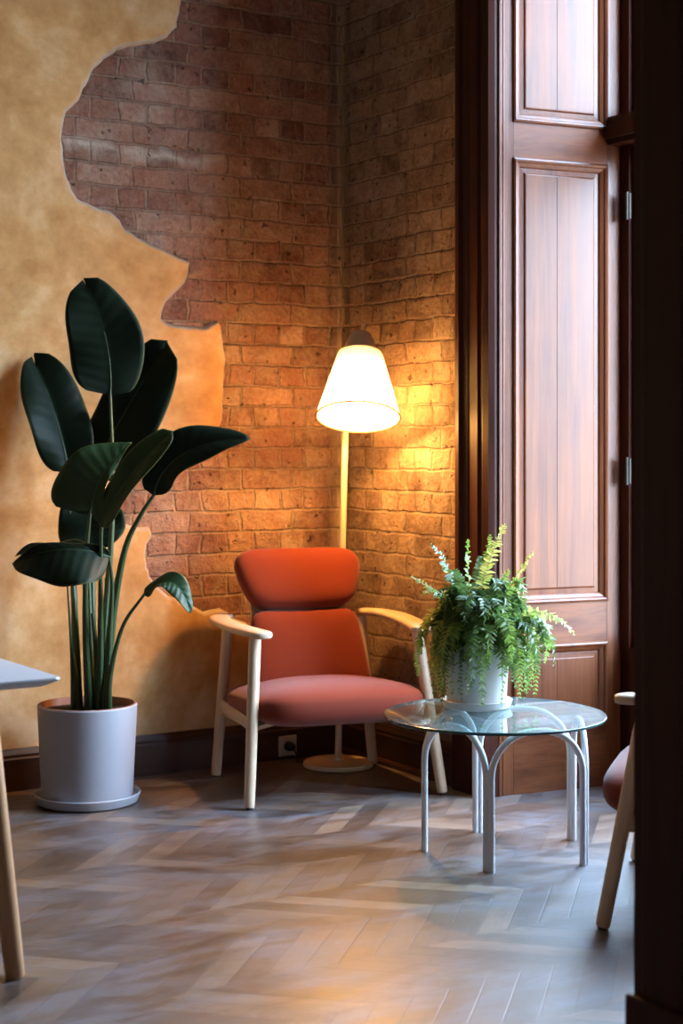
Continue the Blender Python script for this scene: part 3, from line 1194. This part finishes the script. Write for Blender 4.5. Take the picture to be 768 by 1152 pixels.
# ------------------------------------------------------------------ potted fern on the table
FX, FY, FZ = .420, 5.115, GZ + GT
fern = thing('potted_fern', 'bushy green fern in a white pot on the glass table', 'potted plant', (FX, FY, FZ))
FO = Vector((FX, FY, FZ))
b = MB()
b.lathe([(0, .012), (.086, .012), (.092, .018), (.103, .192), (.105, .198), (.103, .202), (.096, .202), (.094, .19), (.090, .165), (0, .165)], 48)
b.build('pot', M['white_pot'], fern)
b = MB()
b.lathe([(0, 0), (.098, 0), (.104, .004), (.110, .020), (.112, .024), (.109, .026), (.106, .022), (.100, .0125), (0, .0115)], 48)
b.build('saucer', M['white_pot'], fern)
b = MB()
b.lathe([(.0915, .166), (.07, .176), (.03, .182), (0, .183)], 24)
b.build('soil', M['soil'], fern)
frng = random.Random(21)


def frond(base, ctrl, tip, npair, plen, mat, tw=0.0, droop=.35, into=None):
    b = into or MB()
    mid = bez(base, ctrl, tip, 20) if not isinstance(ctrl, tuple) else bez(base, ctrl[0], ctrl[1], 20, tip)
    b.tube(mid, [.0016 * (1 - .75 * i / 20) for i in range(21)], 5)
    L = len(mid) - 1
    ref = Vector((frng.uniform(-.3, .3), frng.uniform(-.3, .3), 1)).normalized()
    for k in range(npair):
        f = .08 + .92 * k / npair
        x = f * L
        i = min(L - 1, int(x))
        p = mid[i].lerp(mid[i + 1], x - i)
        tn = (mid[i + 1] - mid[i]).normalized()
        sd = tn.cross(ref)
        if sd.length < .15:
            sd = tn.cross(Vector((1, .3, 0)))
        sd.normalize()
        sd = (Matrix.Rotation(tw * f, 3, tn) @ sd)
        nm = sd.cross(tn)
        prof_ = min(1, (f + .06) / .22) * (1 - max(0, (f - .45)) / .58) ** .55
        ln = plen * prof_ * frng.uniform(.82, 1.15)
        wd = .0042 + .0026 * prof_
        for sg in (-1, 1):
            d = (sd * sg * .93 + tn * frng.uniform(.18, .45) + nm * frng.uniform(-.75, .75)).normalized()
            w = tn
            up = nm * sg
            j = frng.uniform(-.3, .3)
            w = (tn + nm * j).normalized()
            q0 = p
            q1 = p + d * ln * .38 + Vector((0, 0, -droop * ln * .08))
            q2 = p + d * ln * .75 + Vector((0, 0, -droop * ln * .28))
            q3 = p + d * ln + Vector((0, 0, -droop * ln * .5))
            b.add([q0 - w * wd * .45, q0 + w * wd * .45, q1 + w * wd * .62, q1 - w * wd * .55, q2 + w * wd * .48, q2 - w * wd * .38, q3],
                  [(0, 1, 2, 3), (3, 2, 4, 5), (5, 4, 6)])
    if into:
        return None
    return b.build('frond', mat, fern, merge=False)


fmats = [M['fern'], M['fern'], M['fern_deep'], M['fern_pale']]
top0 = Vector((0, 0, .185))


def tgt(px, py, Y):
    return P(px, py, Y) - FO


# upright and reaching fronds seen against the wall and the shutters
for (px, py, Y, cx, cy, mt, pl) in (
        (484, 612, 5.10, 515, 640, 2, .036), (526, 606, 5.18, 524, 660, 0, .026), (569, 588, 5.05, 541, 640, 3, .034), (552, 600, 5.25, 543, 660, 0, .030),
        (601, 618, 5.12, 580, 650, 3, .028), (647, 715, 5.00, 606, 655, 3, .040), (462, 648, 5.16, 500, 668, 3, .022), (512, 640, 5.02, 520, 670, 2, .040),
        (590, 690, 5.05, 590, 600, 0, .036), (595, 700, 5.14, 575, 615, 3, .034), (540, 625, 5.22, 535, 665, 2, .034), (496, 632, 5.2, 512, 660, 0, .034),
        (572, 640, 5.15, 560, 662, 0, .034), (475, 668, 5.0, 500, 650, 0, .034)):
    bs = top0 + Vector((frng.uniform(-.03, .03), frng.uniform(-.03, .03), 0))
    tp = tgt(px, py, Y)
    ct = tgt(cx, cy, (Y + FY) / 2)
    frond(bs, ct, tp, 44, pl, fmats[mt], frng.uniform(-.4, .4), .25)
# the drooping mass all the way round; the inner fronds nobody could count are one part
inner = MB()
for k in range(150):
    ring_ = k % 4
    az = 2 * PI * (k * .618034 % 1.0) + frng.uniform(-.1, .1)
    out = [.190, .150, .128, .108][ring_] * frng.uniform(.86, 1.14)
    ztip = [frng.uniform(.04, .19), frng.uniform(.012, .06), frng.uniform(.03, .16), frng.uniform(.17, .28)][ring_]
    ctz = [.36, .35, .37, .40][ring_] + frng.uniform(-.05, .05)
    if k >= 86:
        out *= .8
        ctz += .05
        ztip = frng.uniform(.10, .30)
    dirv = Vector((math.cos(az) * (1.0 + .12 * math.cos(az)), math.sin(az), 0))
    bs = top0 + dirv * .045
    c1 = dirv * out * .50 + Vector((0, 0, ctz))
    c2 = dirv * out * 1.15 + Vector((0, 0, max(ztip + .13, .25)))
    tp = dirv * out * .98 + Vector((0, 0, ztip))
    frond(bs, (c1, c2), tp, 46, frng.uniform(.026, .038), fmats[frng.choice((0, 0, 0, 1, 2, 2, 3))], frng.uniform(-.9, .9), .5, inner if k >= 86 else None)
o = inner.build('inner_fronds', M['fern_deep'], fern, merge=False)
o['kind'] = 'stuff'

# ------------------------------------------------------------------ large plant in the grey pot
PX, PY = -.875, 5.665
PO = Vector((PX, PY, 0))
plant = thing('potted_plant', 'tall dark broad-leaved plant in a grey pot and saucer beside the desk', 'potted plant', PO)
b = MB()
b.lathe([(.0001, .022), (.150, .022), (.156, .028), (.170, .325), (.171, .335), (.168, .340)], 64, None, 0, caps=False)
b.lathe([(.168, .340), (.161, .341), (.158, .335), (.156, .300), (0, .300)], 64, None, 1, caps=False)
b.build('pot', [M['pot'], M['pot_rim']], plant)
b = MB()
b.lathe([(0, 0), (.160, 0), (.172, .006), (.181, .026), (.183, .034), (.180, .038), (.175, .036), (.168, .022), (.150, .0215), (0, .0215)], 64)
b.build('saucer', M['pot'], plant)
b = MB()
sr = random.Random(5)
nn = 26
vs, fs = [(0, 0, .324)], []
for i in range(1, 9):
    for k in range(nn):
        a = 2 * PI * k / nn
        r = .1565 * i / 8
        vs.append((r * math.cos(a), r * math.sin(a), .312 + sr.uniform(-.006, .009) + .008 * (1 - i / 8)))
for k in range(nn):
    fs.append((0, 1 + k, 1 + (k + 1) % nn))
for i in range(7):
    for k in range(nn):
        k2 = (k + 1) % nn
        fs.append((1 + i * nn + k, 1 + (i + 1) * nn + k, 1 + (i + 1) * nn + k2, 1 + i * nn + k2))
b.add(vs, fs)
b.build('soil', M['soil'], plant)


def leaf(stalk_pts, base, ctrl, tip, wl, wr, nrm, fold=.25, mat='leaf', wave=.012, roll=0.0, stalk_r=(.011, .006), smat='stalk', prof=(.42, .58), rib=.8, seed=1, notch=0.0):
    rg = random.Random(seed)
    n, mN = 30, 14
    mid = bez(base, ctrl, tip, n)
    nrm = nrm.normalized()
    b = MB()
    vs, fs = [], []
    mx = max(((i / 100) ** prof[0]) * ((1 - i / 100) ** prof[1]) for i in range(101))
    ph = rg.uniform(0, 6)
    for i in range(n + 1):
        s = i / n
        tn = (mid[min(n, i + 1)] - mid[max(0, i - 1)]).normalized()
        nm = (nrm - tn * nrm.dot(tn)).normalized()
        if roll:
            nm = Matrix.Rotation(roll * s, 3, tn) @ nm
        sd = tn.cross(nm)
        hw = (max(s, 1e-4) ** prof[0]) * ((max(1 - s, 0)) ** prof[1]) / mx
        hw = max(hw, .02)
        wob = (1 + .05 * math.sin(6.5 * s + ph), 1 + .05 * math.sin(8 * s + ph * 2 + 1))
        for k in range(mN + 1):
            u = -1 + 2 * k / mN
            w = (wl * wob[0] if u < 0 else wr * wob[1]) * hw
            au = abs(u)
            # fold opens out towards the margin
            lat = w * u * math.cos(fold * (1 - .35 * au))
            up = w * au * math.sin(fold * (1 - .5 * au))
            up += wave * math.sin(9 * s + ph + (2 if u > 0 else 0)) * au ** 2 * min(1, hw * 1.4)
            vs.append(mid[i] + sd * lat + nm * up + tn * (notch * (s ** 7) * (min(1, au * 1.6) ** .8)) + nm * (notch * .8 * (s ** 9) * (1 if u > 0 else .2) * au))
            b.uv[len(vs) - 1] = (u, s)
    for i in range(n):
        for k in range(mN):
            q = i * (mN + 1) + k
            fs.append((q, q + 1, q + mN + 2, q + mN + 1))
    b.add(vs, fs)
    o = b.build('leaf', M[mat], plant, off=PO, angle=2.0)
    sm = o.modifiers.new('thickness', 'SOLIDIFY')
    sm.thickness = .0016
    sm.offset = 0
    if stalk_pts is not None:
        pth = spline(list(stalk_pts) + [base], 8)
        k = len(pth)
        r0, r1 = stalk_r
        rad = [r1 + (r0 * 1.45 - r1) * (1 - i / (k - 1)) ** 1.5 for i in range(k)]
        m_ = int(n * rib)
        for i in range(1, m_):
            pth.append(mid[i])
            rad.append(max(.0012, r1 * (1 - i / m_) * .8))
        b2 = MB()
        b2.tube(pth, rad, 10)
        b2.build('stalk', M[smat], o, off=PO)
    return o


def root(px, dy=0.0):
    return Vector(((px - CX) / F * (PY + dy), PY + dy, .305))


V = Vector
cam_n = V((.1, -1, .1))
# 1 tallest upright leaf
B_ = P(124, 444, 5.60)
leaf([root(108), P(119, 690, 5.63), P(127, 560, 5.61)], B_, P(128, 380, 5.57), P(97, 321, 5.60), .135, .120, V((.15, -1, .0)), .12, 'leaf', .012, 0, (.014, .005), 'stalk_pale', (.30, .40), .6, 3, .022)
# 2 left leaf, close to the wall
B_ = P(77, 531, 5.78)
leaf([root(88), P(84, 690, 5.68), P(80, 600, 5.75)], B_, P(68, 470, 5.76), P(40, 411, 5.86), .120, .120, V((.34, -1, -.05)), .55, 'leaf', .020, .35, (.012, .006), 'stalk_pale', (.36, .42), .85, 5, .035)
# 3 broad leaf behind
B_ = P(104, 534, 5.84)
leaf([root(104, .03), P(104, 690, 5.72), P(104, 600, 5.80)], B_, P(128, 480, 5.80), P(183, 394, 5.74), .105, .145, V((-.1, -1, .15)), .30, 'leaf', .020, 0, (.012, .006), 'stalk', (.30, .32), .85, 8, .040)
# 4 mid-green ribbed leaf arching left
B_ = P(101, 579, 5.45)
leaf([root(100, -.03), P(96, 700, 5.56), P(97, 630, 5.48)], B_, P(108, 528, 5.40), P(148, 498, 5.46), .150, .036, V((.12, -.80, .55)), .25, 'leaf_mid', .020, 0, (.010, .006), 'stalk', (.26, .95), .85, 11)
# 5 rolled leaf pointing up right
B_ = P(114, 592, 5.42)
leaf([root(112, -.01), P(113, 720, 5.58), P(113, 650, 5.46)], B_, P(130, 546, 5.36), P(194, 485, 5.38), .062, .062, V((-.22, -.75, .62)), .45, 'leaf_mid', .008, 0, (.010, .006), 'stalk', (.32, .30), .85, 13)
# 6 leaf reaching right
B_ = P(173, 557, 5.48)
leaf([root(117, -.02), P(126, 700, 5.60), P(140, 620, 5.54), P(158, 580, 5.50)], B_, P(186, 496, 5.44), P(281, 494, 5.42), .082, .066, V((.1, -.85, .5)), .40, 'leaf', .014, 0, (.013, .006), 'stalk', (.42, .60), .85, 17)
# 7 shaded leaf behind the stalks
B_ = P(100, 560, 5.80)
leaf([root(100, .05), P(101, 700, 5.75), P(101, 620, 5.80)], B_, P(97, 590, 5.74), P(108, 622, 5.72), .125, .110, V((0, -1, .1)), .2, 'leaf', .02, 0, (.010, .006), 'stalk', (.30, .30), .7, 19)
# 8 drooping leaf to the left
B_ = P(123, 627, 5.46)
leaf([root(120, -.04), P(123, 720, 5.54), P(126, 660, 5.48)], B_, P(70, 606, 5.36), P(14, 634, 5.42), .140, .030, V((.05, -.86, .50)), .28, 'leaf', .018, 0, (.010, .005), 'stalk', (.42, .62), .85, 23)
leaf(None, P(100, 622, 5.50), P(60, 606, 5.52), P(17, 626, 5.54), .040, .045, V((0, -.3, 1)), .4, 'leaf', .012, 0, (.01, .005), 'stalk', (.45, .6), .8, 24)
# 9 small leaf low on the right
B_ = P(162, 669, 5.42)
leaf([root(122, -.05), P(124, 760, 5.54), P(138, 705, 5.47)], B_, P(198, 632, 5.38), P(214, 690, 5.36), .040, .044, V((.2, -.6, .75)), .35, 'leaf_mid', .010, 0, (.009, .005), 'stalk', (.40, .50), .85, 29)
# bare sheaths and young rolled spears between the stalks
for px_, py_, Yt, xt, r0, mt in ((84, 735, 5.62, 82, .014, 'stalk_pale'), (95, 640, 5.70, 94, .015, 'stalk'), (108, 690, 5.62, 104, .016, 'stalk'), (99, 600, 5.66, 98, .010, 'stalk_pale'), (116, 650, 5.70, 119, .012, 'stalk'), (78, 660, 5.58, 76, .008, 'stalk')):
    b = MB()
    top = P(xt, py_, Yt)
    bot = root(px_ + 4, (Yt - PY) * .5)
    pth = spline([bot, bot.lerp(top, .5) + V((.004, 0, 0)), top], 8)
    k = len(pth)
    b.tube(pth, [r0 * (1.25 - .75 * i / (k - 1)) for i in range(k)], 12, flat=.75)
    b.build('stalk', M[mt], plant, off=PO)

# ------------------------------------------------------------------ desk at the left edge
DA, DB, DZ = 2.055, 2.05, .700
desk = thing('desk', 'pale-topped desk with a tapered oak leg cut off at the edge beside the tall plant', 'desk', R(DA, DB, 0), ROOM.to_euler().z)
# local frame: +x away along the left wall, -y towards it
DWX, DWY = 1.3, .85
b = MB()
lo_, hi_ = [], []
rc = .018


def rrect(x0, x1, y0, y1, r, n=5):
    out = []
    for cx_, cy_, a0 in ((x1 - r, y1 - r, 0), (x0 + r, y1 - r, 90), (x0 + r, y0 + r, 180), (x1 - r, y0 + r, 270)):
        for i in range(n + 1):
            a = math.radians(a0 + 90 * i / n)
            out.append((cx_ + r * math.cos(a), cy_ + r * math.sin(a)))
    return out


lay = [(rrect(.030, DWX - .030, -DWY + .030, -.030, rc), DZ - .022), (rrect(.002, DWX - .002, -DWY + .002, -.002, rc), DZ - .008), (rrect(0, DWX, -DWY, 0, rc), DZ - .004), (rrect(.002, DWX - .002, -DWY + .002, -.002, rc), DZ)]
vs, fs = [], []
nn = len(lay[0][0])
for pl, z in lay:
    vs += [(x, y, z) for x, y in pl]
for i in range(len(lay) - 1):
    for k in range(nn):
        k2 = (k + 1) % nn
        fs.append((i * nn + k, i * nn + k2, (i + 1) * nn + k2, (i + 1) * nn + k))
fs.append(tuple(reversed(range(nn))))
fs.append(tuple(range((len(lay) - 1) * nn, len(lay) * nn)))
b.add(vs, fs)
b.build('desk_top', M['desk_top'], desk, smooth=False)
b = MB()
ix, iy = .128, .065
b.box((ix, -iy - .02, DZ - .055), (DWX - ix, -iy, DZ - .022))
b.box((ix, -DWY + iy, DZ - .055), (DWX - ix, -DWY + iy + .02, DZ - .022))
b.box((ix, -DWY + iy + .02, DZ - .055), (ix + .02, -iy - .02, DZ - .022))
b.box((DWX - ix - .02, -DWY + iy + .02, DZ - .055), (DWX - ix, -iy - .02, DZ - .022))
b.build('apron', M['oak'], desk, smooth=False)
for lx, ly, ox, oy in ((ix + .03, -iy - .03, -.075, .012), (DWX - ix - .03, -iy - .03, .075, .012), (ix + .03, -DWY + iy + .03, -.075, -.012), (DWX - ix - .03, -DWY + iy + .03, .075, -.012)):
    b = MB()
    tp, ft = V((lx, ly, DZ - .03)), V((lx + ox, ly + oy, 0))
    b.tube([ft + (tp - ft) * k for k in (0, .008, .1, .5, 1)], [.019, .0225, .024, .0265, .029], 20)
    b.build('leg', M['oak'], desk)

# ------------------------------------------------------------------ light: sky through the window and the added fill window, and the lamp
w = bpy.data.worlds.new('World')
sc.world = w
w.use_nodes = True
nt = w.node_tree
nt.nodes.clear()
t = NT(nt)
wo = t.n('ShaderNodeOutputWorld')
bg = t.n('ShaderNodeBackground')
dirn = t.n('ShaderNodeTexCoord').outputs['Generated']
_, _, wz = t.xyz(dirn)
skyc = t.ramp(t.rng(wz, -.25, .8), [(.0, (.10, .10, .10)), (.22, (.22, .23, .24)), (.27, (.60, .78, 1.0)), (1.0, (.45, .68, 1.0))])
t.link(skyc, bg.inputs[0])
SKY = 39.0
bg.inputs[1].default_value = SKY
t.link(bg.outputs[0], wo.inputs[0])

zx = -DL
for b0_, b1_, z0_, z1_ in ((BG0, BG1, .47, WTOP), (4.5, 5.3, .9, 3.0)):
    ld = bpy.data.lights.new('window_portal', 'AREA')
    ld.shape = 'RECTANGLE'
    ld.size = b1_ - b0_
    ld.size_y = z1_ - z0_
    ld.cycles.is_portal = True
    lo = bpy.data.objects.new('window_portal', ld)
    C.objects.link(lo)
    # area lights shine along local -z: point it along +a (into the room)
    lo.matrix_world = Matrix.Translation(R(-.61, (b0_ + b1_) / 2, (z0_ + z1_) / 2)) @ Matrix(((DR.x, 0, zx.x, 0), (DR.y, 0, zx.y, 0), (0, 1, 0, 0), (0, 0, 0, 1)))

pl = bpy.data.lights.new('lamp_bulb_light', 'POINT')
pl.energy = 38
pl.color = (1.0, .49, .125)
pl.shadow_soft_size = .032
plo = bpy.data.objects.new('lamp_bulb_light', pl)
C.objects.link(plo)
plo.location = Vector((LX, LY, 0)) + tilt @ Vector((0, 0, -.222))
bulb.visible_shadow = True
plo.parent = None

# ------------------------------------------------------------------ camera
cam = bpy.data.cameras.new('Camera')
cam.sensor_fit = 'VERTICAL'
cam.sensor_height = 36
cam.sensor_width = 24
cam.lens = F / 1152 * 36
cam.shift_y = -(576 - HY) / 1152
cam.dof.use_dof = True
cam.dof.focus_distance = 5.1
cam.dof.aperture_fstop = 3.2
co = bpy.data.objects.new('Camera', cam)
C.objects.link(co)
co.location = (0, 0, H)
co.rotation_euler = (PI / 2, 0, 0)
sc.camera = co

sc.view_settings.view_transform = 'Standard'
sc.view_settings.look = 'None'
sc.view_settings.gamma = 1
sc.view_settings.use_curve_mapping = False
sc.view_settings.exposure = 0.55
cy = sc.cycles
cy.use_denoising = True
cy.max_bounces = 10
cy.diffuse_bounces = 5
cy.transparent_max_bounces = 16
cy.sample_clamp_indirect = 80
